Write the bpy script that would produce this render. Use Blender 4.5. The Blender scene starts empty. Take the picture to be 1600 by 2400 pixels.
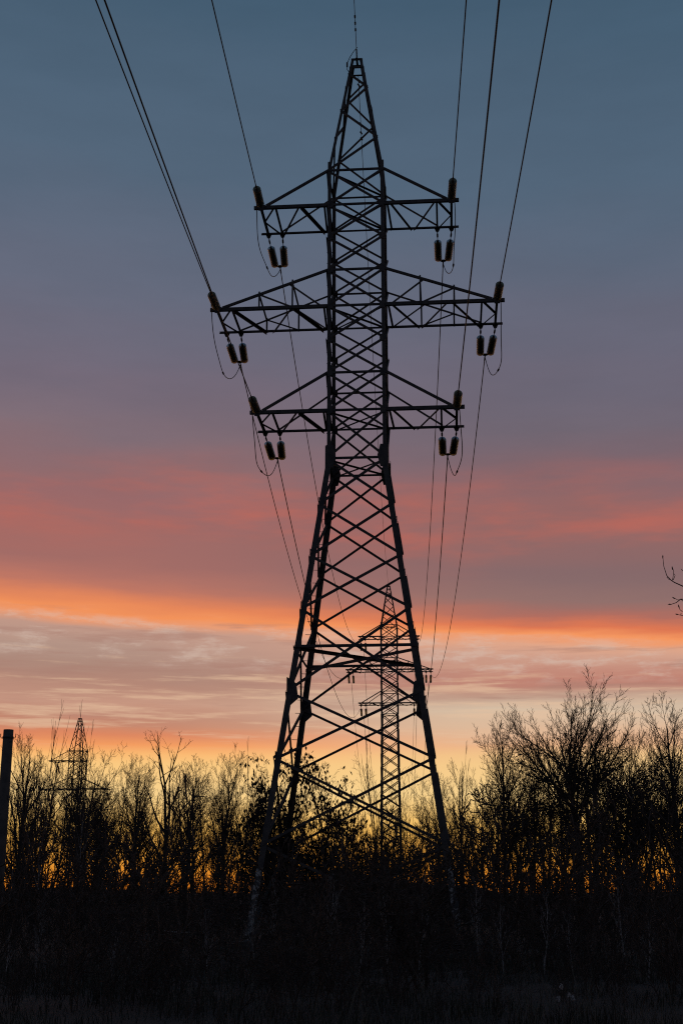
import bpy, math, random
import numpy as np
from mathutils import Vector, Matrix

# ------------------------------------------------------------------ camera, sky, sun, exposure
PITCH = math.radians(16.14)
EYE = 1.6
FPX = 3020.0                      # focal length in units of a 1568 x 2352 frame
scene = bpy.context.scene
col = scene.collection
cam_d = bpy.data.cameras.new('camera'); cam = bpy.data.objects.new('camera', cam_d)
col.objects.link(cam)
cam.location = (0, 0, EYE); cam.rotation_euler = (math.pi/2 + PITCH, 0, 0)
cam_d.sensor_fit = 'VERTICAL'; cam_d.sensor_height = 36; cam_d.lens = FPX/2352*36
cam_d.clip_end = 6000
scene.camera = cam
scene.view_settings.view_transform = 'Standard'; scene.view_settings.look = 'None'
scene.view_settings.gamma = 1; scene.view_settings.exposure = 0
scene.view_settings.use_curve_mapping = False
scene.cycles.use_denoising = False       # keep hair-thin twigs crisp
scene.cycles.filter_width = 1.15

def lin(c):
    return tuple((v/255/12.92 if v/255 <= .04045 else ((v/255+.055)/1.055)**2.4) for v in c)

SUN_EL, SUN_AZ = math.radians(0.6), math.radians(-4)
world = bpy.data.worlds.new('World'); scene.world = world; world.use_nodes = True
def build_world():
    nt = world.node_tree; N = nt.nodes; L = nt.links; N.clear()
    def math_(op, a, b=None, c=None, clamp=False):
        n = N.new('ShaderNodeMath'); n.operation = op; n.use_clamp = clamp
        for i, v in enumerate((a, b, c)):
            if v is None: continue
            if isinstance(v, (int, float)): n.inputs[i].default_value = v
            else: L.new(v, n.inputs[i])
        return n.outputs[0]
    def smooth(v, lo, hi):
        n = N.new('ShaderNodeMapRange'); n.interpolation_type = 'SMOOTHSTEP'
        L.new(v, n.inputs[0]); n.inputs[1].default_value = lo; n.inputs[2].default_value = hi
        return n.outputs[0]
    def ramp(fac, stops):
        n = N.new('ShaderNodeValToRGB'); r = n.color_ramp; r.interpolation = 'LINEAR'
        stops = sorted(stops)
        while len(r.elements) < len(stops): r.elements.new(.5)
        for e, (deg, c) in zip(r.elements, stops):
            e.position = (deg+10)/100; e.color = (*lin(c), 1)
        L.new(fac, n.inputs[0]); return n.outputs[0]
    def noise(vec, scale, detail, rough=.5, seed=0.0):
        m = N.new('ShaderNodeMapping'); L.new(vec, m.inputs[0])
        m.inputs['Scale'].default_value = scale; m.inputs['Location'].default_value = (seed, seed*.7, seed*.3)
        n = N.new('ShaderNodeTexNoise'); n.inputs['Scale'].default_value = 1
        n.inputs['Detail'].default_value = detail; n.inputs['Roughness'].default_value = rough
        L.new(m.outputs[0], n.inputs['Vector']); return n.outputs['Fac']
    tc = N.new('ShaderNodeTexCoord'); nv = N.new('ShaderNodeVectorMath'); nv.operation = 'NORMALIZE'
    L.new(tc.outputs['Generated'], nv.inputs[0]); d = nv.outputs[0]
    sp = N.new('ShaderNodeSeparateXYZ'); L.new(d, sp.inputs[0])
    x, y, z = sp.outputs
    el = math_('MULTIPLY', math_('ARCSINE', z), 57.2958)
    hl = math_('SQRT', math_('MAXIMUM', math_('SUBTRACT', 1, math_('MULTIPLY', z, z)), 1e-4))
    sx = math_('DIVIDE', x, hl); cy = math_('DIVIDE', y, hl)
    # the cloud bank slopes down to the right and its edges waver
    tilt = math_('MULTIPLY', math_('MULTIPLY', sx, 2.86), smooth(el, 6.5, 10))
    n1 = math_('SUBTRACT', noise(d, (4, 4, 16), 3, .5, 3.1), .5)
    n2 = math_('SUBTRACT', noise(d, (8, 8, 60), 4, .55, 7.7), .5)
    patch = noise(d, (4.5, 4.5, 24), 5, .58, 14.9)
    lump = noise(d, (28, 28, 110), 6, .62, 1.9)
    streak = noise(d, (9, 9, 130), 5, .6, 5.3)
    amp1 = math_('MULTIPLY', smooth(el, 12.5, 17), 3.0)
    amp2 = math_('MULTIPLY_ADD', smooth(el, 5.5, 7.5), .9, .1)
    e2 = math_('ADD', el, tilt)
    e2 = math_('ADD', e2, math_('MULTIPLY', n1, amp1))
    e2 = math_('ADD', e2, math_('MULTIPLY', n2, amp2))
    fac = math_('DIVIDE', math_('ADD', e2, 10), 100)
    def elev(x_, y_):
        u, v = (x_-800)/3081, (1200-y_)/3081; s_, c_ = math.sin(PITCH), math.cos(PITCH)
        e = math.degrees(math.asin((s_+v*c_)/math.sqrt(1+u*u+v*v)))
        w_ = min(1, max(0, (e-6.5)/3.5)); w_ = w_*w_*(3-2*w_)
        return e + 2.86*w_*u/math.hypot(u, c_-v*s_)
    base_low = [(-10, (30, 20, 15)), (-.8, (150, 80, 22)), (0.3, (196, 112, 30)), (1.2, (222, 148, 52)), (2.6, (234, 184, 96)), (4.0, (243, 208, 142))]
    base_top = [(30, (82, 101, 121)), (38, (66, 91, 112)), (55, (50, 74, 97)), (90, (37, 54, 77))]
    left = [(1775, (246, 196, 124)), (1752, (247, 165, 98)), (1728, (224, 132, 90)), (1700, (194, 132, 108)), (1668, (184, 132, 114)), (1640, (196, 150, 130)), (1600, (178, 132, 116)),
            (1555, (168, 134, 121)), (1510, (176, 145, 132)), (1468, (190, 150, 134)), (1448, (232, 152, 110)), (1425, (240, 144, 88)), (1392, (222, 130, 90)), (1355, (182, 114, 100)),
            (1300, (160, 106, 101)), (1230, (157, 104, 101)), (1160, (150, 103, 104)), (1095, (142, 105, 108)), (1000, (126, 107, 116)), (860, (113, 104, 119)), (680, (100, 105, 123))]
    right = [(1775, (240, 198, 138)), (1740, (232, 178, 138)), (1700, (218, 184, 154)), (1655, (210, 190, 166)), (1622, (188, 150, 132)), (1605, (186, 122, 108)), (1578, (192, 134, 118)),
             (1545, (204, 156, 136)), (1515, (218, 165, 140)), (1500, (236, 160, 114)), (1486, (247, 144, 82)), (1470, (222, 118, 80)), (1445, (168, 106, 96)), (1410, (144, 110, 106)),
             (1350, (130, 103, 105)), (1280, (142, 102, 101)), (1200, (148, 101, 99)), (1110, (126, 100, 107)), (1000, (111, 101, 113)), (860, (104, 101, 117)), (680, (95, 102, 120))]
    wl = ramp(fac, base_low + [(elev(150, y_), c_) for y_, c_ in left] + base_top)
    wr = ramp(fac, base_low + [(elev(1350, y_), c_) for y_, c_ in right] + base_top)
    def mixc(f, a, b_):
        m = N.new('ShaderNodeMix'); m.data_type = 'RGBA'
        L.new(f, m.inputs['Factor']); L.new(a, m.inputs['A'])
        if isinstance(b_, tuple): m.inputs['B'].default_value = (*b_, 1)
        else: L.new(b_, m.inputs['B'])
        return m.outputs['Result']
    west = mixc(smooth(math_('ADD', sx, math_('MULTIPLY', n1, .25)), -.2, .2), wl, wr)
    # glowing red patches above the band, ragged pale wisps inside it
    red = math_('MULTIPLY', math_('MULTIPLY', smooth(e2, 13.0, 15.5), math_('SUBTRACT', 1, smooth(e2, 15.6, 19.0))), smooth(patch, .43, .66))
    west = mixc(math_('MULTIPLY', red, .72), west, lin((190, 102, 88)))
    pale = math_('MULTIPLY', math_('MULTIPLY', smooth(e2, 8.6, 9.6), math_('SUBTRACT', 1, smooth(e2, 10.6, 11.3))), smooth(lump, .47, .68))
    west = mixc(math_('MULTIPLY', pale, .5), west, lin((212, 190, 176)))
    thin = math_('MULTIPLY', math_('MULTIPLY', smooth(e2, 5.7, 6.6), math_('SUBTRACT', 1, smooth(e2, 9.0, 10.0))), smooth(streak, .5, .68))
    west = mixc(math_('MULTIPLY', thin, .62), west, lin((226, 190, 158)))
    dark = math_('MULTIPLY', math_('MULTIPLY', smooth(e2, 7.0, 8.0), math_('SUBTRACT', 1, smooth(e2, 10.8, 11.4))), math_('SUBTRACT', 1, smooth(streak, .32, .48)))
    west = mixc(math_('MULTIPLY', dark, .5), west, lin((166, 124, 112)))
    # faint high veil: a few percent of unevenness in the blue
    veil = math_('MULTIPLY_ADD', math_('SUBTRACT', noise(d, (7, 7, 30), 6, .6, 21.0), .5), math_('MULTIPLY', smooth(el, 12, 20), .22), 1.0)
    vs = N.new('ShaderNodeVectorMath'); vs.operation = 'SCALE'; L.new(west, vs.inputs[0]); L.new(veil, vs.inputs['Scale']); west = vs.outputs[0]
    east = ramp(math_('DIVIDE', math_('ADD', el, 10), 100),
                [(-10, (20, 22, 28)), (0, (62, 70, 88)), (8, (84, 84, 100)), (16, (92, 88, 106)), (26, (76, 86, 108)), (45, (56, 76, 102)), (90, (40, 58, 84))])
    whole = mixc(smooth(cy, -.35, .8), east, west)
    sky = N.new('ShaderNodeTexSky'); sky.sky_type = 'NISHITA'; sky.sun_disc = False
    sky.sun_elevation = SUN_EL; sky.sun_rotation = SUN_AZ
    bg1 = N.new('ShaderNodeBackground'); L.new(whole, bg1.inputs[0]); bg1.inputs[1].default_value = 1.0
    bg2 = N.new('ShaderNodeBackground'); L.new(sky.outputs[0], bg2.inputs[0]); bg2.inputs[1].default_value = .004
    add = N.new('ShaderNodeAddShader'); L.new(bg1.outputs[0], add.inputs[0]); L.new(bg2.outputs[0], add.inputs[1])
    out = N.new('ShaderNodeOutputWorld'); L.new(add.outputs[0], out.inputs[0])
build_world()
sun_d = bpy.data.lights.new('sun', 'SUN'); sun = bpy.data.objects.new('sun', sun_d); col.objects.link(sun)
sun_d.energy = .02; sun_d.angle = math.radians(6); sun_d.color = (1, .55, .25)
sun.rotation_euler = (-(math.pi/2 - SUN_EL), 0, -SUN_AZ)      # low afterglow straight behind the trees
sun.location = (0, 60, 60)

# ------------------------------------------------------------------ helpers
def at(xd, yd, D):
    """point at distance D from the camera whose picture position is (xd, yd) in a 1568 x 2352 frame"""
    v = (1176-yd)/FPX; u = (xd-784)/FPX
    s, c = math.sin(PITCH), math.cos(PITCH)
    k = D/(c - v*s)
    return Vector((u*k, D, EYE + (s + v*c)*k))

MAT = {}
def material(name, c0, c1, scale=8.0, rough=.8, metal=0.0, bump=.2, spots=None):
    m = bpy.data.materials.new(name); m.use_nodes = True; nt = m.node_tree; N = nt.nodes; L = nt.links
    b = N['Principled BSDF']; b.inputs['Roughness'].default_value = rough; b.inputs['Metallic'].default_value = metal
    tc = N.new('ShaderNodeTexCoord')
    n = N.new('ShaderNodeTexNoise'); n.inputs['Scale'].default_value = scale; n.inputs['Detail'].default_value = 6
    L.new(tc.outputs['Object'], n.inputs['Vector'])
    r = N.new('ShaderNodeValToRGB'); r.color_ramp.elements[0].position = .35; r.color_ramp.elements[1].position = .68
    r.color_ramp.elements[0].color = (*c0, 1); r.color_ramp.elements[1].color = (*c1, 1)
    L.new(n.outputs['Fac'], r.inputs[0]); colr = r.outputs[0]
    if spots:
        n2 = N.new('ShaderNodeTexNoise'); n2.inputs['Scale'].default_value = spots[1]; n2.inputs['Detail'].default_value = 8
        n2.inputs['Roughness'].default_value = .7; L.new(tc.outputs['Object'], n2.inputs['Vector'])
        r2 = N.new('ShaderNodeValToRGB'); r2.color_ramp.elements[0].position = spots[2]; r2.color_ramp.elements[1].position = spots[2]+.05
        L.new(n2.outputs['Fac'], r2.inputs[0])
        mx = N.new('ShaderNodeMix'); mx.data_type = 'RGBA'; L.new(r2.outputs[0], mx.inputs['Factor'])
        L.new(colr, mx.inputs['A']); mx.inputs['B'].default_value = (*spots[0], 1); colr = mx.outputs['Result']
    L.new(colr, b.inputs['Base Color'])
    bp = N.new('ShaderNodeBump'); bp.inputs['Strength'].default_value = bump; bp.inputs['Distance'].default_value = .02
    L.new(n.outputs['Fac'], bp.inputs['Height']); L.new(bp.outputs[0], b.inputs['Normal'])
    MAT[name] = m; return m
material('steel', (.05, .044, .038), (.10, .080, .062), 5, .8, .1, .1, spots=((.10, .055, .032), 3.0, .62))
material('steel_lit_flaking', (.05, .048, .045), (.10, .085, .07), 7, .85, .1, .3, spots=((.42, .38, .32), 6.0, .5))  # pale spots: flaking paint that also paints in light on the lower flanges
material('cable', (.035, .035, .035), (.06, .058, .055), 4, .6, .5, .05)
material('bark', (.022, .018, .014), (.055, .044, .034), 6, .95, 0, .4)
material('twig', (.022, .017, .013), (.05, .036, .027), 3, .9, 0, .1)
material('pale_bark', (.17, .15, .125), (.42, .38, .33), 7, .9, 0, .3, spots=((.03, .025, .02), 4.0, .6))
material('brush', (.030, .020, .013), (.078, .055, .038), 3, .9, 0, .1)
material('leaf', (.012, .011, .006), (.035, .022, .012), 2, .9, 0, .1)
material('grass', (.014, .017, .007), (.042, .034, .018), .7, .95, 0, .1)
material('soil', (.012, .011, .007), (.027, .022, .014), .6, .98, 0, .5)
material('concrete', (.07, .06, .05), (.13, .11, .09), 4, .9, 0, .3, spots=((.04, .034, .03), 2.0, .58))
material('fluff', (.45, .42, .38), (.65, .62, .57), 20, .9, 0, .1)
def glass():
    m = bpy.data.materials.new('insulator_glass'); m.use_nodes = True
    b = m.node_tree.nodes['Principled BSDF']
    b.inputs['Base Color'].default_value = (.19, .175, .11, 1); b.inputs['Roughness'].default_value = .35
    b.inputs['Transmission Weight'].default_value = .65; b.inputs['IOR'].default_value = 1.25
    MAT['insulator_glass'] = m
glass()

def link(name, me, parent=None):
    o = bpy.data.objects.new(name, me); col.objects.link(o)
    if parent is not None: o.parent = parent
    return o
def tag(o, label=None, cat=None, group=None, kind=None):
    if label: o['label'] = label
    if cat: o['category'] = cat
    if group: o['group'] = group
    if kind: o['kind'] = kind
    return o
def empty(name, loc, rz=0.0):
    o = link(name, None); o.location = loc; o.rotation_euler = (0, 0, rz); o.empty_display_size = .3
    return o
def mesh_from(name, V, F, mat, smooth=False):
    me = bpy.data.meshes.new(name); me.from_pydata([tuple(v) for v in V], [], F); me.update()
    me.materials.append(MAT[mat])
    if smooth: me.shade_smooth()
    return me
def np_mesh(name, V, F, mat, smooth=False):
    """V (n,3) array, F (m,k) array of faces that all have k corners"""
    me = bpy.data.meshes.new(name); V = np.asarray(V, np.float32); F = np.asarray(F, np.int32); k = F.shape[1]
    me.vertices.add(len(V)); me.vertices.foreach_set('co', V.ravel())
    me.loops.add(F.size); me.loops.foreach_set('vertex_index', F.ravel())
    me.polygons.add(len(F)); me.polygons.foreach_set('loop_start', np.arange(0, F.size, k, dtype=np.int32))
    me.update(calc_edges=True); me.materials.append(MAT[mat])
    if smooth: me.shade_smooth()
    return me
def tubes(lines, sides):
    """lines: list of (points, radii) -> V, F quads; vectorised over lines of equal length"""
    groups = {}
    for p, r in lines: groups.setdefault(len(p), []).append((p, r))
    VV, FF, off = [], [], 0
    for n, g in groups.items():
        P = np.array([p for p, r in g], np.float64); R = np.array([r for p, r in g], np.float64)
        B = len(g)
        T = np.empty_like(P); T[:, 1:-1] = P[:, 2:]-P[:, :-2]; T[:, 0] = P[:, 1]-P[:, 0]; T[:, -1] = P[:, -1]-P[:, -2]
        T /= np.linalg.norm(T, axis=2, keepdims=True)+1e-9
        ref = np.where(np.abs(T[:, :1, 2:3]) > .8, np.array([1., .13, 0]), np.array([.1, .05, 1.]))
        ref = np.broadcast_to(ref, T.shape)
        A = np.cross(T, ref); A /= np.linalg.norm(A, axis=2, keepdims=True)+1e-9
        C = np.cross(T, A)
        th = np.arange(sides)*2*math.pi/sides
        ring = (P[:, :, None, :] + R[:, :, None, None]*(A[:, :, None, :]*np.cos(th)[None, None, :, None] + C[:, :, None, :]*np.sin(th)[None, None, :, None]))
        VV.append(ring.reshape(-1, 3))
        b = np.arange(B)[:, None, None]*n*sides; i = np.arange(n-1)[None, :, None]*sides; j = np.arange(sides)[None, None, :]; j2 = (j+1) % sides
        f = np.stack([b+i+j, b+i+j2, b+i+sides+j2, b+i+sides+j], -1).reshape(-1, 4) + off
        FF.append(f); off += B*n*sides
    return np.concatenate(VV), np.concatenate(FF)
def tube_obj(name, lines, sides, mat, parent=None):
    V, F = tubes(lines, sides)
    return link(name, np_mesh(name, V, F, mat, sides > 3), parent)

# ------------------------------------------------------------------ steel members
def angle_mesh(p0, p1, e1, e2, w, t, mat='steel', w2=None):
    """an L-section bar whose corner runs p0-p1, flanges along e1 and e2"""
    p0, p1 = Vector(p0), Vector(p1); d = (p1-p0).normalized(); w2 = w2 or w
    e1 = Vector(e1); e1 = (e1 - d*e1.dot(d)).normalized(); e2 = Vector(e2); e2 = (e2 - d*e2.dot(d)).normalized()
    prof = [(0, 0), (w, 0), (w, t), (t, t), (t, w2), (0, w2)]
    if e1.cross(e2).dot(d) < 0: prof = prof[::-1]
    V = [p + e1*a + e2*b for p in (p0, p1) for a, b in prof]
    F = [(i, (i+1) % 6, 6+(i+1) % 6, 6+i) for i in range(6)] + [(5, 4, 3, 2, 1, 0), (6, 7, 8, 9, 10, 11)]
    return mesh_from('steel_bar', V, F, mat)
def bar(parent, name, p0, p1, n, w=.075, t=.012, off=0.0, mat='steel'):
    """flat-in-face brace: n is the outward normal of the face, off pushes it outwards"""
    p0, p1, n = Vector(p0), Vector(p1), Vector(n).normalized()
    d = (p1-p0).normalized(); s = d.cross(n).normalized()
    if s.z < 0 or (abs(s.z) < 1e-6 and s.x < 0): s = -s
    q = n*off - s*(w/2)
    return link(name, angle_mesh(p0+q, p1+q, s, -n, w, t, mat, w2=w*.8), parent)
def plate(parent, name, pts, n, th=.014):
    """flat steel plate with the outline pts, thickness along n"""
    n = Vector(n).normalized()*th; k = len(pts); P = [Vector(p) for p in pts]
    V = P + [p+n for p in P]
    F = [tuple(range(k))[::-1], tuple(range(k, 2*k))] + [(i, (i+1) % k, k+(i+1) % k, k+i) for i in range(k)]
    return link(name, mesh_from('plate', V, F, 'steel'), parent)
def rod(parent, name, pts, r, sides=6, mat='steel'):
    return tube_obj(name, [([tuple(p) for p in pts], [r]*len(pts))], sides, mat, parent)

FACES = [((0, -1, 0), (-1, -1), (1, -1)), ((0, 1, 0), (1, 1), (-1, 1)), ((-1, 0, 0), (-1, 1), (-1, -1)), ((1, 0, 0), (1, -1), (1, 1))]

def crossarm(root, sgn, z, L, a, tie_dz, long_arm, k=1.0):
    """box crossarm: front and back chord level with z, tie rods from the trunk above"""
    F = lambda u, v, dz=0.0: Vector((sgn*u, v*a, z+dz))
    tip = L+.27
    arm = bar(root, 'crossarm', F(a, -1), F(tip, -1), (0, -1, 0), .125*k, .016)
    S = lambda nm, p, q, n, w, off=0.0: bar(arm, nm, p, q, n, w*k, .012, off)
    S('chord', F(a, 1), F(tip, 1), (0, 1, 0), .10)
    zt = .012
    up = (0, 0, 1)
    S('strut', F(L, -1), F(L, 1), up, .09, -.02); S('strut', F(L-.53, -1), F(L-.53, 1), up, .07, -.02)
    S('strut', F(a+.12, -1), F(a+.2, 1), up, .07, -.02)
    S('diagonal', F(L, 0), F(L-.47, -1), up, .07, -.04); S('diagonal', F(L, 0), F(L-.5, 1), up, .05, -.04)
    f = -1 if sgn < 0 else 1
    if not long_arm:
        S('diagonal', F(2.07, f), F(2.85, -f), up, .07, -.05); S('diagonal', F(1.97, f), F(1.27, -f), up, .11 if sgn < 0 else .065, -.05)
    else:
        S('diagonal', F(L-.6, f), F(3.42, -f), up, .11 if sgn < 0 else .065, -.05); S('diagonal', F(2.3, f), F(3.2, -f), up, .07, -.05)
        S('diagonal', F(2.2, f), F(1.3, -f), up, .11 if sgn < 0 else .065, -.05)
    for v in (-1, 1):
        n = (0, v, 0)
        end = L-.17 if v < 0 else L-.5
        S('tie_rod', F(a, v, tie_dz), F(end, v, .06), n, .09 if v < 0 else .07, .004)
        if long_arm:
            tz = lambda u: tie_dz + (.06-tie_dz)*(u-a)/(end-a)
            for u in (3.46, 2.27): S('post', F(u, v, -.05), F(u, v, tz(u)+.1), n, .06, .016)
            S('diagonal', F(3.46, v, tz(3.46)), F(2.27, v, .0), n, .055, -.016); S('diagonal', F(2.4, v, tz(2.4)), F(a+.25, v, .03), n, .055, -.016)
    if long_arm:
        for u in (3.46, 2.27):
            te = lambda e: tie_dz + (.06-tie_dz)*(u-a)/(e-a)
            S('strut', F(u, -1, te(L-.17)), F(u, 1, te(L-.5)), up, .055)
    # hanger plates under the back chord and at the front tip
    for u in (L, L-.53):
        p = F(u, 1, 0)
        plate(arm, 'gusset_plate', [p+Vector((-.13, .012, .02)), p+Vector((.13, .012, .02)), p+Vector((.05, .012, -.17)), p+Vector((-.05, .012, -.17))], (0, 1, 0))
    p = F(L, -1, 0)
    plate(arm, 'gusset_plate', [p+Vector((-.16, -.03, .07)), p+Vector((.16, -.03, .07)), p+Vector((.09, -.03, -.16)), p+Vector((-.09, -.03, -.16))], (0, -1, 0))
    return arm

def tower(loc, yaw, nodes_low, nodes_trunk, half, a_top, apex, arms, tie_dz, heavy=1.0, peak_nodes=4, diaphragm=None, fine=True):
    """nodes_low/nodes_trunk: heights of brace joints from the ground up; half(z) = half width"""
    root = empty('transmission_tower', loc, -yaw)
    P = lambda c, z: Vector((c[0]*half(z), c[1]*half(z), z))
    zw, ztop = nodes_trunk[0], nodes_trunk[-1]
    corners = [(-1, -1), (1, -1), (1, 1), (-1, 1)]
    for c in corners:
        e1, e2 = (-c[0], 0, 0), (0, -c[1], 0)
        low = link('leg', angle_mesh(P(c, nodes_low[0]-.25), P(c, zw+.05), e1, e2, .19*heavy, .02), root)
        if fine:      # flaking foot with its lit flange painted in, a sleeve outside the angle
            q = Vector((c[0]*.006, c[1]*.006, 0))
            link('lit_flaked_foot', angle_mesh(P(c, -.02)+q, P(c, 2.35)+q, e1, e2, .20, .004, 'steel_lit_flaking'), low)
            b = P(c, 0); s = .32
            V = [(b.x+sx*s*k_, b.y+sy*s*k_, zz) for zz, k_ in ((-.3, 1.2), (.22, 1.0)) for sx, sy in ((-1, -1), (1, -1), (1, 1), (-1, 1))]
            link('footing', mesh_from('footing', V, [(0, 1, 5, 4), (1, 2, 6, 5), (2, 3, 7, 6), (3, 0, 4, 7), (4, 5, 6, 7)], 'concrete'), root)
        link('leg', angle_mesh(P(c, zw), P(c, ztop+.35), e1, e2, .125*heavy, .018), root)
        top = Vector((c[0]*a_top, c[1]*a_top, apex))
        link('peak_leg', angle_mesh(P(c, ztop), top, e1, e2, .105*heavy, .014), root)
    def panels(nodes, w):
        for z0, z1 in zip(nodes[:-1], nodes[1:]):
            for n, cA, cB in FACES:
                side = n[0] != 0
                bar(root, 'brace', P(cA, z0), P(cB, z1), n, w, off=.055 if side else .02)
                bar(root, 'brace', P(cB, z0), P(cA, z1), n, w, off=-.03 if side else -.024)
    panels(nodes_low[1:], .083*heavy); panels(nodes_trunk, .076*heavy)
    # open foot panel: two bars from the joint down to each leg
    z0, z1 = nodes_low[0], nodes_low[1]
    for n, cA, cB in FACES:
        m = (P(cA, z1)+P(cB, z1))/2
        bar(root, 'brace', P(cA, z0+.3), P(cB, z1), n, .085*heavy, off=.02); bar(root, 'brace', P(cB, z0+.3), P(cA, z1), n, .085*heavy, off=-.024)
    levels = [zw] + [z for z, *_ in arms] + [z+tie_dz for z, *_ in arms]
    for z in sorted(set(levels)):
        for n, cA, cB in FACES: bar(root, 'strut', P(cA, z), P(cB, z), n, .075*heavy, off=.008)
    for z in sorted({z for z, *_ in arms} | {zw, ztop}):
        bar(root, 'plan_brace', P((-1, -1), z-.03), P((1, 1), z-.03), (0, 0, 1), .065*heavy); bar(root, 'plan_brace', P((1, -1), z-.07), P((-1, 1), z-.07), (0, 0, 1), .065*heavy)
    if diaphragm:
        z = diaphragm
        for n, cA, cB in FACES: bar(root, 'strut', P(cA, z), P(cB, z), n, .09*heavy, off=.05)
        bar(root, 'plan_brace', P((-1, -1), z), P((1, 1), z), (0, 0, 1), .13*heavy); bar(root, 'plan_brace', P((1, -1), z-.1), P((-1, 1), z-.1), (0, 0, 1), .13*heavy)
    # peak lacing
    zs = [ztop + (apex-.7-ztop)*(1-(1-i/peak_nodes)**1.35) for i in range(peak_nodes+1)]
    hp = lambda z: half(ztop) + (a_top-half(ztop))*(z-ztop)/(apex-ztop)
    Q = lambda c, z: Vector((c[0]*hp(z), c[1]*hp(z), z))
    for f_i, (n, cA, cB) in enumerate(FACES):
        for i in range(peak_nodes):
            A, B = (cA, cB) if i % 2 == 0 else (cB, cA)
            bar(root, 'brace', Q(A, zs[i]), Q(B, zs[i+1]), n, .075*heavy, off=.012)
        for z in (apex-.42, apex-.03): bar(root, 'strut', Q(cA, z), Q(cB, z), n, .07*heavy, off=.014)
    bar(root, 'earth_wire_bracket', (0, -a_top-.05, apex+.01), (0, a_top+.05, apex+.01), (0, 0, 1), .08*heavy)
    if fine:
        for c in corners:
            for dz, s in ((zw, 1.0),):
                for ax in (0, 1):          # waist splice plates on both faces of each corner
                    p = P(c, dz)
                    d = Vector((-c[0], 0, 0)) if ax == 0 else Vector((0, -c[1], 0))
                    nn = Vector((0, c[1], 0)) if ax == 0 else Vector((c[0], 0, 0))
                    b = p + nn*.045 - d*.03
                    plate(root, 'gusset_plate', [b+Vector((0, 0, .45)), b+d*.24+Vector((0, 0, .45)), b+d*.34+Vector((0, 0, .05)), b+d*.24+Vector((0, 0, -.36)), b-d*.03+Vector((0, 0, -.36))], nn)
            for z in nodes_low[2:-1]:
                for ax in (0, 1):
                    p = P(c, z); d = Vector((-c[0], 0, 0)) if ax == 0 else Vector((0, -c[1], 0))
                    nn = Vector((0, c[1], 0)) if ax == 0 else Vector((c[0], 0, 0))
                    b = p + nn*.006; big = 1.5 if abs(z-nodes_low[3]) < .01 else .8
                    plate(root, 'gusset_plate', [b+Vector((0, 0, .30*big)), b+d*.20*big+Vector((0, 0, .16*big)), b+d*.24*big+Vector((0, 0, -.16*big)), b+d*.05+Vector((0, 0, -.34*big))], nn, .012)
            for z in nodes_trunk[1:-1]:
                p = P(c, z); d = Vector((-c[0], 0, 0)); nn = Vector((0, c[1], 0)); b = p + nn*.006
                plate(root, 'gusset_plate', [b+Vector((0, 0, .16)), b+d*.2+Vector((0, 0, .1)), b+d*.2+Vector((0, 0, -.1)), b+Vector((0, 0, -.16))], nn, .012)
        z = 2.2                             # step bolts up the back left leg
        while z < zw+9.5:
            p = P((-1, 1), z)
            rod(root, 'step_bolt', [p+Vector((.02, -.05, 0)), p+Vector((-.21, -.05, .01))], .011, 5)
            z += .45
    for z, side, L, long_arm in arms:
        crossarm(root, side, z, L, half(z), tie_dz, long_arm, heavy)
    return root

# ------------------------------------------------------------------ ground
def bank(x, y):
    """height of the low wooded bank behind the trees"""
    d = np.clip((y-76)/26, 0, 1); d = d*d*(3-2*d); back = 1-np.clip((y-150)/40, 0, 1)
    xd = 784 + x/np.maximum(y, 30)*FPX
    return d*back*(.85 + .5*np.sin(x*.21+.6) + .4*np.sin(x*.57+2) + .12*np.sin(x*1.3) + 1.5*np.exp(-((xd-790)/240)**2) + .3*np.exp(-((xd-470)/90)**2))
def ground():
    xs = np.linspace(-80, 80, 161); ys = np.linspace(-20, 200, 111)
    rng = np.random.default_rng(4)
    X, Y = np.meshgrid(xs, ys); Z = (np.sin(X*.31+1)*np.cos(Y*.27)*.05 + rng.normal(0, .02, X.shape)) + bank(X, Y) + rng.normal(0, .10, X.shape)*(bank(X, Y) > .4)
    Z *= np.clip(1.3-1.3*np.maximum(np.abs(X)/80, np.abs(Y-90)/110)**6, 0, 1)*(np.maximum(np.abs(X)/80, np.abs(Y-90)/110) < .999)
    V = np.stack([X, Y, Z], -1).reshape(-1, 3); w = len(xs)
    I = np.arange((len(ys)-1)*w).reshape(-1, w)[:, :-1].ravel()
    F = np.stack([I, I+1, I+w+1, I+w], -1)
    far = np.array([(-4000, -4000, 0), (4000, -4000, 0), (4000, 4000, 0), (-4000, 4000, 0), (-80, -20, 0), (80, -20, 0), (80, 200, 0), (-80, 200, 0)], float)
    m = len(V); FF = np.array([(0, 1, 5, 4), (1, 2, 6, 5), (2, 3, 7, 6), (3, 0, 4, 7)])+m
    tag(link('ground', np_mesh('ground', np.concatenate([V, far]), np.concatenate([F, FF]), 'soil', True)), kind='structure')
ground()

# ------------------------------------------------------------------ the three lattice towers
T1 = Vector((.60, 43.7, 0)); YAW1 = math.radians(4.6)
W1 = 14.3+EYE
ARMS = [(24.0+EYE, -1, 3.45, False), (24.0+EYE, 1, 3.45, False), (20.0+EYE, -1, 4.95, True), (20.0+EYE, 1, 4.95, True), (16.05+EYE, -1, 3.45, False), (16.05+EYE, 1, 3.45, False)]
low1 = [0.0] + [h+EYE for h in (1.38, 4.0, 6.15, 8.9, 10.74, 12.6, 14.3)]
trunk1 = [h+EYE for h in (14.3, 16.05, 17.45, 18.72, 20.0, 21.4, 22.7, 24.0, 25.4)]
half1 = lambda z: 1.02 + max(0, W1-z)*.14
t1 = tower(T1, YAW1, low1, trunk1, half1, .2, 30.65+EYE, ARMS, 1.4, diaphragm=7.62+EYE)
tag(t1, 'large near lattice steel tower with six crossarms and splayed legs', 'tower')
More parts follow.
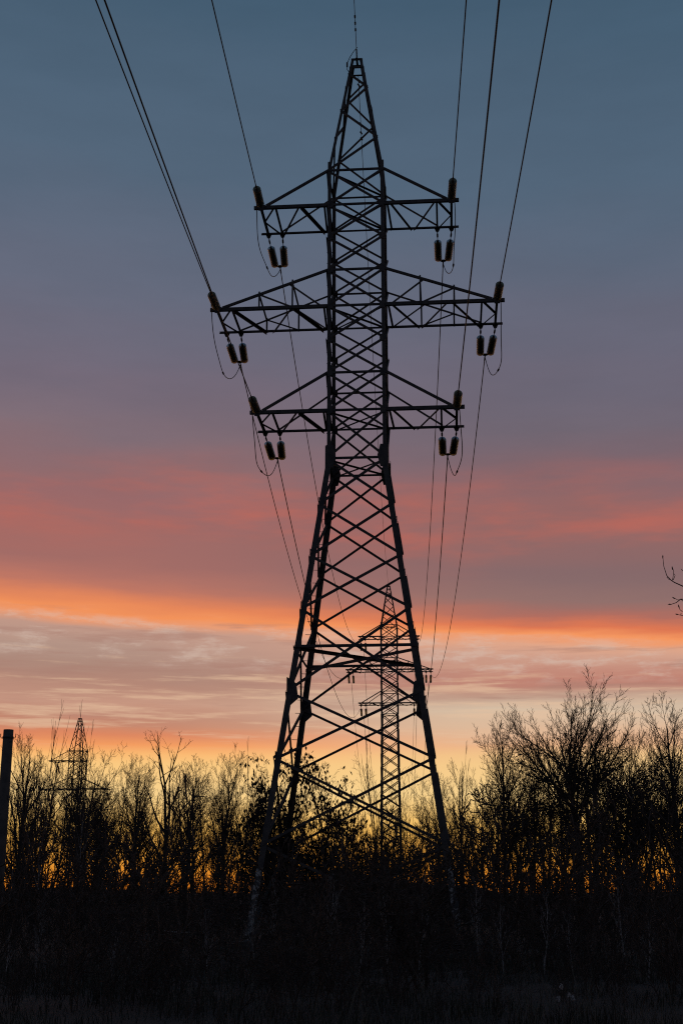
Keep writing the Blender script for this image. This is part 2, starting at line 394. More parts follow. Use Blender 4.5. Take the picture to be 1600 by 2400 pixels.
M1 = Matrix.Translation(T1) @ Matrix.Rotation(-YAW1, 4, 'Z')

T2 = Vector((5.75, 157.0, 0)); YAW2 = math.radians(3.0)
W2 = 20.3+EYE
ARMS2 = [(h+EYE, s, L, lg) for h, L, lg in ((29.6, 3.45, False), (25.6, 4.95, True), (21.6, 3.45, False)) for s in (-1, 1)]
half2 = lambda z: 1.02 + max(0, W2-z)*.012
t2 = tower(T2, YAW2, [0.0, 1.9] + [1.9+(W2-1.9)*k/13 for k in range(1, 14)], [W2, 21.6+EYE, 23.0+EYE, 24.3+EYE, 25.6+EYE, 27.0+EYE, 28.3+EYE, 29.6+EYE, 31.0+EYE],
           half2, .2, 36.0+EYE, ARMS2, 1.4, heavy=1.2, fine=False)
tag(t2, 'distant narrow lattice tower seen through the near tower legs', 'tower')
M2 = Matrix.Translation(T2) @ Matrix.Rotation(-YAW2, 4, 'Z')

pT3 = at(176, 1813, 191)
T3 = Vector((pT3.x, 191, 0)); YAW3 = math.radians(9)
t3 = tower(T3, YAW3, [0.0, 2.2, 4.6, 7.0, 9.4, 11.6, 13.0], [13.0, 14.15+EYE, 15.5+EYE, 16.8+EYE, 18.1+EYE, 19.5+EYE],
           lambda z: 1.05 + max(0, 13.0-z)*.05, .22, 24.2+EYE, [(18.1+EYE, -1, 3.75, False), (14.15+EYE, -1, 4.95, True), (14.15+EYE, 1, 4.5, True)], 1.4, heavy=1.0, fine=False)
tag(t3, 'far lattice tower half hidden in the left treetops with one upper arm', 'tower')

# ------------------------------------------------------------------ insulators, wires
def disc_mesh():
    prof = [(.02, .05), (.045, .045), (.06, .02), (.118, -.004), (.148, -.03), (.141, -.046), (.075, -.022), (.03, -.03)]
    k = 14; V = []; F = []
    for r, z in prof:
        for j in range(k): V.append((r*math.cos(2*math.pi*j/k), r*math.sin(2*math.pi*j/k), z))
    for i in range(len(prof)-1):
        for j in range(k): F.append((i*k+j, i*k+(j+1) % k, (i+1)*k+(j+1) % k, (i+1)*k+j))
    return mesh_from('glass_disc', V, F, 'insulator_glass', True)
DISC = disc_mesh()
def lathe_rod():
    V, F = tubes([([(0, 0, -.02), (0, 0, .05), (0, 0, .10), (0, 0, .126)], [.018, .048, .045, .018])], 8)
    return np_mesh('disc_cap', V, F, 'steel', True)
CAP = lathe_rod()
def string(root, p0, p1, n):
    """n glass discs from p0 to p1 (local to root), caps between them"""
    p0, p1 = Vector(p0), Vector(p1); d = p1-p0
    q = (-d).to_track_quat('Z', 'Y')
    for i in range(n):
        o = link('glass_disc', DISC, root); o.location = p0 + d*((i+.6)/n); o.rotation_mode = 'QUATERNION'; o.rotation_quaternion = q
        c = link('disc_cap', CAP, o)
EARTH = {}
CLAMP = {}
SIDE_WORD = {-1: 'left', 1: 'right'}
LEVEL = ['upper', 'middle', 'lower']
front_dir = {}
FRONT_TARGET = {(-1, 0): (487, 0, 30.8), (1, 0): (1070, 0, 30.8), (-1, 1): (222, 0, 24.7), (1, 1): (1265, 0, 24.7), (-1, 2): (243, 0, 20.0), (1, 2): (1145, 0, 20.0)}
def wire_pts(p0, b, dirh, c, s1, n):
    return [(p0.x+dirh.x*s, p0.y+dirh.y*s, p0.z+b*s+c*s*s) for s in np.linspace(0, s1, n)]
for (z, s, L, lg) in ARMS:
    lv = [24.0, 20.0, 16.05].index(round(z-EYE, 2))
    # front: single string towards the camera
    A = M1 @ Vector((s*L, -half1(z)-.05, z-.02))
    tgt = at(*FRONT_TARGET[(s, lv)])
    hd = Vector((tgt.x-A.x, tgt.y-A.y, 0)); S = hd.length; hd.normalize()
    c = .0007; b = (tgt.z-A.z-c*S*S)/S
    d3 = Vector((hd.x, hd.y, b)).normalized()
    r = empty('insulator_string', A)
    link_rod = rod(r, 'shackle', [Vector((0, 0, 0)), d3*.2], .022)
    string(r, d3*.16, d3*1.36, 9)
    rod(r, 'strain_clamp', [d3*1.34, d3*1.62], .03)
    tag(r, f'single glass insulator string at the {SIDE_WORD[s]} tip of the near tower {LEVEL[lv]} crossarm', 'insulator', 'single strings on the near side of the tower')
    E = A + d3*1.6
    w = tube_obj('power_line', [(wire_pts(E, b, hd, c, 105, 60), [.019]*60)], 6, 'cable')
    tag(w, f'overhead wire running towards the viewer from the {LEVEL[lv]} {SIDE_WORD[s]} crossarm', 'wire', 'overhead wires')
    # back: double string away to the far tower
    B1 = M1 @ Vector((s*L, half1(z)+.03, z-.16)); B2 = M1 @ Vector((s*(L-.53), half1(z)+.03, z-.16))
    far = M2 @ Vector((s*L, -half2(20)-1.6, ARMS2[[0, 2, 4][lv]][0]-.25))
    mid = (B1+B2)/2
    hd2 = Vector((far.x-mid.x, far.y-mid.y, 0)); S2 = hd2.length; hd2.normalize()
    SAG = (4.6, 4.4, 4.4)[lv]
    c2 = 4*SAG/S2**2; b2 = (far.z-mid.z)/S2 - 4*SAG/S2
    d4 = Vector((hd2.x, hd2.y, b2)).normalized()
    r2 = empty('double_insulator_string', mid)
    Y = d4*1.86
    lat = (B1-B2).normalized()
    for Bp, sg in ((B1, 1), (B2, -1)):
        p0 = Bp-mid; p1 = Y + lat*(.19*sg); dd = (p1-p0); ln = dd.length; dd.normalize()
        rod(r2, 'shackle', [p0+Vector((0, 0, .1)), p0+dd*.18], .022); rod(r2, 'turnbuckle', [p0+dd*.16, p0+dd*.34], .034); rod(r2, 'link_rod', [p0+dd*.33, p0+dd*.62], .015)
        string(r2, p0+dd*.62, p0+dd*(ln-.05), 9)
    side_ = lat; up_ = d4.cross(lat).normalized()
    yk = plate(r2, 'yoke_plate', [Y+lat*.24, Y-lat*.24, Y-lat*.05+d4*.16, Y+lat*.05+d4*.16], up_, .02)
    rod(r2, 'strain_clamp', [Y+d4*.1, Y+d4*.55], .026)
    tag(r2, f'pair of glass insulator strings hanging under the near tower {LEVEL[lv]} {SIDE_WORD[s]} crossarm', 'insulator', 'double strings on the far side of the tower')
    E2 = mid + Y + d4*.3
    s_end = S2-2.2
    w = tube_obj('power_line', [(wire_pts(E2, b2, hd2, c2, s_end, 60), [.019]*60)], 6, 'cable')
    tag(w, f'overhead wire sagging away from the {LEVEL[lv]} {SIDE_WORD[s]} crossarm to the distant tower', 'wire', 'overhead wires')
    # jumper loop joining both wires under the arm
    J0 = E; J1 = E2 - d4*.05
    mids = []
    rngj = random.Random(10*lv+s)
    low = (1.15, 1.35, 1.25)[lv]*(1.0 if s < 0 else 1.15); sw = s*.12
    out = M1.to_3x3() @ Vector((s*.25, 0, 0))
    for i in range(25):
        t = i/24; p = J0.lerp(J1, t)
        sag = low*(1-abs(2*(t**1.25)-1)**2.6)
        wob = .035*math.sin(t*9+lv*2+s)*math.sin(math.pi*t)
        mids.append(p + Vector((0, 0, -sag)) + out*(math.sin(math.pi*t)*(.9+wob*6)) )
    jw = tube_obj('jumper_wire', [([tuple(p) for p in mids], [.015]*25)], 6, 'cable')
    k = 15; kd = (mids[k+1]-mids[k-1]).normalized()
    rod(jw, 'clamp', [mids[k]-kd*.08, mids[k]+kd*.08], .034)
    tag(jw, f'slack jumper loop hanging below the {LEVEL[lv]} {SIDE_WORD[s]} crossarm', 'wire', 'jumper loops under the crossarms')

# earth wire over the peak
apexz = 30.65+EYE
A = M1 @ Vector((0, -.1, apexz+.02)); tgt = at(813, 0, 39.9)
hd = Vector((tgt.x-A.x, tgt.y-A.y, 0)); S = hd.length; hd.normalize(); b = (tgt.z-A.z)/S
d3 = Vector((hd.x, hd.y, b)).normalized()
ew = tube_obj('earth_wire', [(wire_pts(A, b, hd, .0006, 100, 50), [.012]*50)], 6, 'cable')
for i in range(6): rod(ew, 'ferrule', [A+d3*(.12+.1*i), A+d3*(.17+.1*i)], .032)
for q in (1.9, 2.3, 2.7):
    rod(ew, 'damper_weight', [A+d3*q+Vector((0, 0, -.03)), A+d3*(q+.14)+Vector((0, 0, -.03))], .032)
tag(ew, 'thin earth wire rising from the peak of the near tower to the top edge', 'wire', 'overhead wires')
A2 = M1 @ Vector((.03, .2, apexz-.5)); far = M2 @ Vector((0, -.2, 36.0+EYE))
hd2 = Vector((far.x-A2.x, far.y-A2.y, 0)); S2 = hd2.length; hd2.normalize(); SAG = 3.2
b2 = (far.z-A2.z)/S2-4*SAG/S2; d4 = Vector((hd2.x, hd2.y, b2)).normalized()
ew2 = tube_obj('earth_wire', [(wire_pts(A2, b2, hd2, 4*SAG/S2**2, S2, 60), [.012]*60)], 6, 'cable')
for q in (.2, .45, 2.9, 3.5, 3.9):
    rod(ew2, 'damper_weight', [A2+d4*q+Vector((-.03, 0, -.02)), A2+d4*(q+.14)+Vector((.03, 0, -.02))], .036)
tag(ew2, 'thin earth wire falling from the near peak to the distant tower peak', 'wire', 'overhead wires')
pts = [at(820, 109, 42.2)] + [at(x, y, 43.2) for x, y in ((812, 118), (803, 132), (797, 146), (797, 160), (803, 167), (811, 168))]
jl = tube_obj('jumper_wire', [([tuple(p) for p in pts], [.014]*len(pts))], 6, 'cable')
rod(jl, 'clamp', [pts[3]+Vector((0, 0, .05)), pts[4]+Vector((0, 0, .12))], .035)
tag(jl, 'small wire loop on the left of the near tower peak', 'wire')

# distant tower: small strings and the wires of the next span
def small_string_mesh():
    lines = [([(0, 0, 0), (0, .45, -.12), (0, .5, -.13), (0, 1.65, -.4), (0, 1.7, -.41)], [.03, .03, .13, .13, .03])]
    V, F = tubes(lines, 8); return np_mesh('insulator_string', V, F, 'insulator_glass', True)
SMALL = small_string_mesh()
for i, (z, s, L, lg) in enumerate(ARMS2):
    lv = i//2
    B = M2 @ Vector((s*L, half2(z), z-.1))
    for j, u in enumerate((L, L-.55)):
        o = link('insulator_string', SMALL); o.location = M2 @ Vector((s*u, half2(z), z-.12)); o.rotation_euler = (math.radians(-20), 0, -YAW2)
        tag(o, f'{"outer" if j == 0 else "inner"} tiny insulator under the {SIDE_WORD[s]} {LEVEL[lv]} arm of the distant tower', 'insulator', 'insulators of the distant tower')
    st = M2 @ Vector((s*(L-.27), half2(z)+1.5, z-.95)); en = Vector((T2.x+s*L+7, 330, 12+(2-lv)*4))
    hd = Vector((en.x-st.x, en.y-st.y, 0)); S = hd.length; hd.normalize(); sag = 7
    w = tube_obj('power_line', [(wire_pts(st, (en.z-st.z)/S-4*sag/S, hd, 4*sag/S**2, S, 40), [.022]*40)], 5, 'cable')
    tag(w, f'faint wire dropping behind the distant tower from its {LEVEL[lv]} {SIDE_WORD[s]} arm', 'wire', 'overhead wires')
M3 = Matrix.Translation(T3) @ Matrix.Rotation(-YAW3, 4, 'Z')
for s, L, z, txt in ((-1, 3.75, 18.1+EYE, 'upper left'), (-1, 4.95, 14.15+EYE, 'lower left'), (1, 4.5, 14.15+EYE, 'lower right')):
    o = link('insulator_string', SMALL); o.location = M3 @ Vector((s*(L-.3), 1.0, z-.1)); o.rotation_euler = (math.radians(-40), 0, -YAW3)
    tag(o, f'small insulator under the {txt} arm of the tower in the left treetops', 'insulator', 'insulators of the far left tower')

# ------------------------------------------------------------------ concrete pole at the left edge
pp = at(12, 2050, 40); ptop = at(20.5, 1676, 40)
pole = empty('utility_pole', (ptop.x, 40, 0))
H = ptop.z
V, F = tubes([([(0, 0, -.2), (0, 0, H*.5), (0, 0, H-.012), (0, 0, H)], [.185, .168, .150, .146])], 20)
shaft = link('shaft', np_mesh('shaft', V, F, 'concrete', True), pole)
V = [(.147*math.cos(a), .147*math.sin(a), H-.003) for a in np.arange(20)*2*math.pi/20]
link('top_face', mesh_from('top_face', V, [tuple(range(20))], 'concrete'), pole)
zc = at(20, 1692, 40).z
V, F = tubes([([(0, 0, zc-.06), (0, 0, zc-.055), (0, 0, zc+.0), (0, 0, zc+.005)], [.157, .17, .17, .157])], 20)
band = link('band', np_mesh('band', V, F, 'steel', True), pole)
for s in (-1, 1):
    rod(band, 'bracket_pin', [(s*.15, 0, zc-.05), (s*.21, 0, zc-.035), (s*.225, 0, zc-.0), (s*.228, 0, zc+.09)], .014)
tag(pole, 'thick concrete pole with a steel collar at the left edge', 'pole')

# ------------------------------------------------------------------ trees
def nrm(v):
    l = math.sqrt(v[0]*v[0]+v[1]*v[1]+v[2]*v[2])+1e-9
    return (v[0]/l, v[1]/l, v[2]/l)
def perp_turn(rng, d, ang, az):
    """direction at ang from d, at azimuth az round it"""
    ref = (1, 0, 0) if abs(d[2]) > .9 else (0, 0, 1)
    a = nrm((d[1]*ref[2]-d[2]*ref[1], d[2]*ref[0]-d[0]*ref[2], d[0]*ref[1]-d[1]*ref[0]))
    b = (d[1]*a[2]-d[2]*a[1], d[2]*a[0]-d[0]*a[2], d[0]*a[1]-d[1]*a[0])
    c, s = math.cos(ang), math.sin(ang); ca, sa = math.cos(az), math.sin(az)
    return nrm(tuple(d[i]*c + (a[i]*ca+b[i]*sa)*s for i in range(3)))
class Sp:
    def __init__(s, **k): s.__dict__.update(k)
SEG = [9, 7, 5, 3, 2]
SEG_LIGHT = [5, 3, 2, 1, 1]
def grow(seed, H, r0, sp, base=(0, 0, 0), d0=None, SEG=SEG):
    rng = random.Random(seed); out = [[] for _ in range(6)]
    def branch(p, d, L, ra, lv):
        n = SEG[lv]; st = L/n; pts = [p]; rad = [ra]; wob = sp.wob[lv]; tr = sp.trop[lv]
        for i in range(n):
            d = nrm((d[0]+rng.gauss(0, wob), d[1]+rng.gauss(0, wob), d[2]+rng.gauss(0, wob)+tr))
            p = (p[0]+d[0]*st, p[1]+d[1]*st, p[2]+d[2]*st)
            pts.append(p); t = (i+1)/n
            rad.append(max(sp.rmin*.55, ra*(1-t*(1-sp.tip[lv]))))
        out[lv].append((pts, rad))
        if lv >= sp.depth: return
        k = sp.n[lv]; k = max(1, int(round(k*(.75+.5*rng.random()) if lv else k)))
        t0 = sp.start[lv]; az = rng.random()*6.28
        for j in range(k):
            t = t0 + (1-t0)*((j+rng.random()*.9)/k); t = min(t, .985)
            f = t*n; i = min(int(f), n-1); f -= i
            q = tuple(pts[i][m]*(1-f)+pts[i+1][m]*f for m in range(3))
            dd = nrm(tuple(pts[i+1][m]-pts[i][m] for m in range(3)))
            az += 2.4 + rng.gauss(0, .5)
            lo, hi = sp.ang[lv]
            an = math.radians(rng.uniform(lo, hi))
            ln = L*sp.ratio[lv]*(sp.env[lv][0] + (sp.env[lv][1]-sp.env[lv][0])*t)*rng.uniform(.7, 1.2)
            rr = rad[i]*(1-f)+rad[i+1]*f
            branch(q, perp_turn(rng, dd, an, az), ln, max(sp.rmin, min(rr*.72, ra*sp.rr[lv])), lv+1)
    branch(base, d0 or nrm((rng.gauss(0, .05), rng.gauss(0, .05), 1)), H*sp.lead, r0, 0)
    return out

BROOM = Sp(depth=4, lead=.9, n=[15, 6, 5, 3], start=[.26, .2, .2, .2], ang=[(22, 46), (18, 42), (18, 42), (18, 44)], ratio=[.42, .52, .5, .55],
           env=[(1.1, .5), (1.1, .6), (1.1, .7), (1, .8)], wob=[.045, .07, .07, .06, .05], trop=[.02, .09, .07, .05, .03], tip=[.2, .2, .3, .4, .6], rr=[.5, .5, .5, .6], rmin=.0085)
ROUND = Sp(depth=4, lead=.8, n=[13, 6, 5, 3], start=[.34, .2, .2, .2], ang=[(28, 60), (22, 48), (22, 48), (20, 50)], ratio=[.5, .5, .5, .52],
           env=[(1.1, .65), (1.1, .6), (1.1, .7), (1, .8)], wob=[.07, .10, .10, .08, .07], trop=[.01, .07, .05, .03, .02], tip=[.15, .18, .3, .4, .6], rr=[.55, .5, .5, .6], rmin=.0085)
FAN = Sp(depth=4, lead=.70, n=[22, 9, 8, 5], start=[.50, .25, .15, .1], ang=[(12, 60), (15, 34), (15, 36), (14, 38)], ratio=[.62, .42, .42, .45],
         env=[(1.0, .80), (1.0, .75), (1.1, .7), (1, .8)], wob=[.03, .04, .06, .06, .05], trop=[.01, .02, .03, .03, .02], tip=[.35, .15, .3, .4, .6], rr=[.38, .5, .5, .6], rmin=.0085)
SLIM = Sp(depth=3, lead=.95, n=[18, 6, 5, 0], start=[.3, .2, .2, .12], ang=[(22, 44), (20, 46), (20, 48), (18, 50)], ratio=[.26, .5, .5, .5],
          env=[(1.2, .5), (1.1, .6), (1, .7), (1, .8)], wob=[.035, .07, .08, .07, .07], trop=[.02, .09, .06, .05, .03], tip=[.2, .3, .4, .5, .6], rr=[.4, .5, .5, .6], rmin=.010)
STUB = Sp(depth=3, lead=1.0, n=[8, 5, 4, 0], start=[.3, .3, .3, .2], ang=[(20, 42), (25, 55), (25, 60), (20, 50)], ratio=[.55, .4, .45, .4],
          env=[(1.1, .4), (1.0, .6), (1, .7), (1, .7)], wob=[.10, .13, .14, .12, .1], trop=[.05, .12, .06, .04, 0], tip=[.14, .22, .3, .4, .5], rr=[.62, .5, .5, .5], rmin=.010)
WHIP = Sp(depth=2, lead=1.0, n=[7, 3, 0, 0], start=[.12, .2, .2, .2], ang=[(12, 26), (12, 28), (20, 40), (20, 40)], ratio=[.7, .5, .4, .4],
          env=[(1.0, .3), (1, .5), (1, 1), (1, 1)], wob=[.022, .03, .04, .1, .1], trop=[.04, .09, .05, 0, 0], tip=[.35, .4, .5, .5, .5], rr=[.6, .5, .5, .5], rmin=.016)
LEAFY = Sp(depth=4, lead=.84, n=[11, 6, 5, 3], start=[.25, .2, .2, .2], ang=[(30, 62), (25, 55), (25, 55), (25, 60)], ratio=[.55, .5, .48, .5],
           env=[(1.1, .5), (1.1, .6), (1.1, .6), (1, .7)], wob=[.08, .12, .14, .15, .15], trop=[.01, .06, .02, -.02, -.04], tip=[.12, .18, .25, .3, .5], rr=[.55, .5, .5, .6], rmin=.006)
SHRUB = Sp(depth=3, lead=1.0, n=[9, 6, 4, 0], start=[.08, .2, .2, .2], ang=[(14, 42), (18, 45), (20, 50), (20, 50)], ratio=[.72, .45, .45, .4],
           env=[(1.0, .5), (1, .6), (1, .7), (1, 1)], wob=[.06, .09, .12, .12, .1], trop=[.03, .09, .04, .02, 0], tip=[.2, .25, .35, .5, .5], rr=[.7, .5, .5, .5], rmin=.005)
SAPLING = Sp(depth=3, lead=1.0, n=[9, 5, 3, 0], start=[.22, .25, .3, .2], ang=[(22, 42), (20, 45), (25, 50), (20, 50)], ratio=[.5, .45, .45, .4],
             env=[(1.15, .3), (1, .6), (1, .7), (1, 1)], wob=[.035, .07, .1, .1, .1], trop=[.02, .10, .06, .03, 0], tip=[.2, .25, .35, .5, .5], rr=[.5, .5, .5, .5], rmin=.0045)

def leaf_quads(rng, pts, n, size, spread, droop):
    """n slim leaves scattered near the given points"""
    P = np.array(pts); idx = rng.integers(0, len(P), n); c = P[idx] + rng.normal(0, spread, (n, 3))
    d = rng.normal(0, 1, (n, 3)); d[:, 2] = d[:, 2]*.5 - droop; d /= np.linalg.norm(d, axis=1, keepdims=True)
    w = np.cross(d, rng.normal(0, 1, (n, 3))); w /= np.linalg.norm(w, axis=1, keepdims=True)
    s = size*rng.uniform(.6, 1.3, (n, 1))
    nn = np.cross(d, w)
    V = np.stack([c, c+d*s*.45+w*s*.22+nn*s*.06, c+d*s, c+d*s*.45-w*s*.22+nn*s*.06], 1).reshape(-1, 3)
    F = np.arange(4*n).reshape(-1, 4)
    return V, F

class Proto: pass
def make_proto(seed, H, r0, sp, leaves=None, trunk_mat='bark', limb_parts=True, nstem=1, twig_mat='twig'):
    g = [[] for _ in range(6)]
    rng = random.Random(seed*7+1)
    for k in range(nstem):
        a = 6.28*k/max(1, nstem)+rng.random(); lean = .0 if nstem == 1 else rng.uniform(.06, .2)
        hh = H*(1 if k == 0 else rng.uniform(.65, .95))
        o = grow(seed+k*100, hh, r0*(1 if k == 0 else .8), sp, (math.cos(a)*.12*(nstem > 1), math.sin(a)*.12*(nstem > 1), -.12),
                 None if nstem == 1 else nrm((math.cos(a)*lean, math.sin(a)*lean, 1)))
        for i in range(6): g[i] += o[i]
    p = Proto(); p.H = max(pt[2] for l in g for b in l for pt in b[0]); p.g = g
    p.trunks = []
    for ln in g[0]:
        V, F = tubes([ln], 8); p.trunks.append(np_mesh('trunk', V, F, trunk_mat, True))
    p.limbs = []
    if limb_parts:
        for ln in g[1]:
            V, F = tubes([ln], 5); p.limbs.append(np_mesh('limb', V, F, trunk_mat, True))
    VV, FF, off = [], [], 0
    for lv in range(1 if not limb_parts else 2, 6):
        if g[lv]:
            V, F = tubes(g[lv], 3 if lv > 1 else 4); VV.append(V); FF.append(F+off); off += len(V)
    p.crown = np_mesh('crown', np.concatenate(VV), np.concatenate(FF), twig_mat)
    p.leaves = None
    if leaves:
        r = np.random.default_rng(seed); n, size, spread, droop, zlo, zhi = leaves
        tips = [b[0][-1] for lv in (2, 3, 4) for b in g[lv] if zlo*p.H < b[0][-1][2] < zhi*p.H]
        # leaves stay on in clumps: pick a share of the tips
        cl = r.choice(len(tips), max(8, len(tips)//(4 if droop > 1 else 7)), replace=False)
        V, F = leaf_quads(r, [tips[i] for i in cl], n, size, spread, droop)
        p.leaves = np_mesh('leaves', V, F, 'leaf')
    return p
def plant(p, name, x, y, h, rz, wf=1.0, label=None, cat='tree', group=None, z=0.0, limbs=True, tilt=0.0):
    root = empty(name, (x, y, z), rz); k = h/p.H
    root.scale = (k*wf, k*wf, k); root.rotation_euler = (0, tilt, rz)
    for m in p.trunks: link('trunk', m, root)
    if limbs:
        for m in p.limbs: link('limb', m, root)
    tag(link('crown', p.crown, root), kind='stuff')
    if p.leaves: tag(link('leaves', p.leaves, root), kind='stuff')
    tag(root, label, cat, group); return root
PR = {}
PR['broom_a'] = make_proto(11, 10, .15, BROOM); PR['broom_b'] = make_proto(12, 10, .13, BROOM); PR['broom_c'] = make_proto(13, 10, .12, BROOM, nstem=2)
PR['round_a'] = make_proto(21, 10, .17, ROUND); PR['round_b'] = make_proto(22, 10, .16, ROUND, nstem=2)
PR['fan'] = make_proto(31, 12, .22, FAN)
PR['fan'].H = float(np.percentile([b[0][-1][2] for b in PR['fan'].g[4]], 98.8))
PR['stub_a'] = make_proto(41, 9, .20, STUB, nstem=2); PR['stub_b'] = make_proto(44, 9, .19, STUB)
PR['leafy_a'] = make_proto(51, 9, .15, LEAFY, leaves=(4200, .15, .24, .4, .25, .95)); PR['leafy_b'] = make_proto(52, 9, .15, LEAFY, leaves=(4000, .16, .26, .4, .25, .95))
PR['droop'] = make_proto(61, 7, .09, LEAFY, leaves=(1500, .20, .13, 2.6, .2, 1.0), nstem=3)
PR['whip'] = make_proto(71, 10, .07, WHIP, nstem=3); PR['whip_b'] = make_proto(73, 10, .06, WHIP)
PR['sap_a'] = make_proto(81, 4, .045, SAPLING, trunk_mat='pale_bark', twig_mat='pale_bark'); PR['sap_b'] = make_proto(82, 4, .04, SAPLING, trunk_mat='pale_bark', twig_mat='pale_bark')
PR['sap_c'] = make_proto(83, 4, .03, SAPLING, nstem=2, trunk_mat='bark'); PR['sap_d'] = make_proto(84, 4, .03, SHRUB, nstem=3, trunk_mat='bark')
PR['pale_tree'] = make_proto(85, 9, .075, BROOM, trunk_mat='pale_bark')
# simple copies for the rows behind (limbs stay in the crown)
PR['fill_a'] = make_proto(91, 10, .12, BROOM, limb_parts=False); PR['fill_b'] = make_proto(92, 10, .11, ROUND, limb_parts=False); PR['fill_c'] = make_proto(93, 9, .10, BROOM, limb_parts=False, nstem=2)
PR['fill_d'] = make_proto(94, 10, .09, SLIM, limb_parts=False); PR['fill_e'] = make_proto(95, 10, .08, SLIM, limb_parts=False, nstem=2)

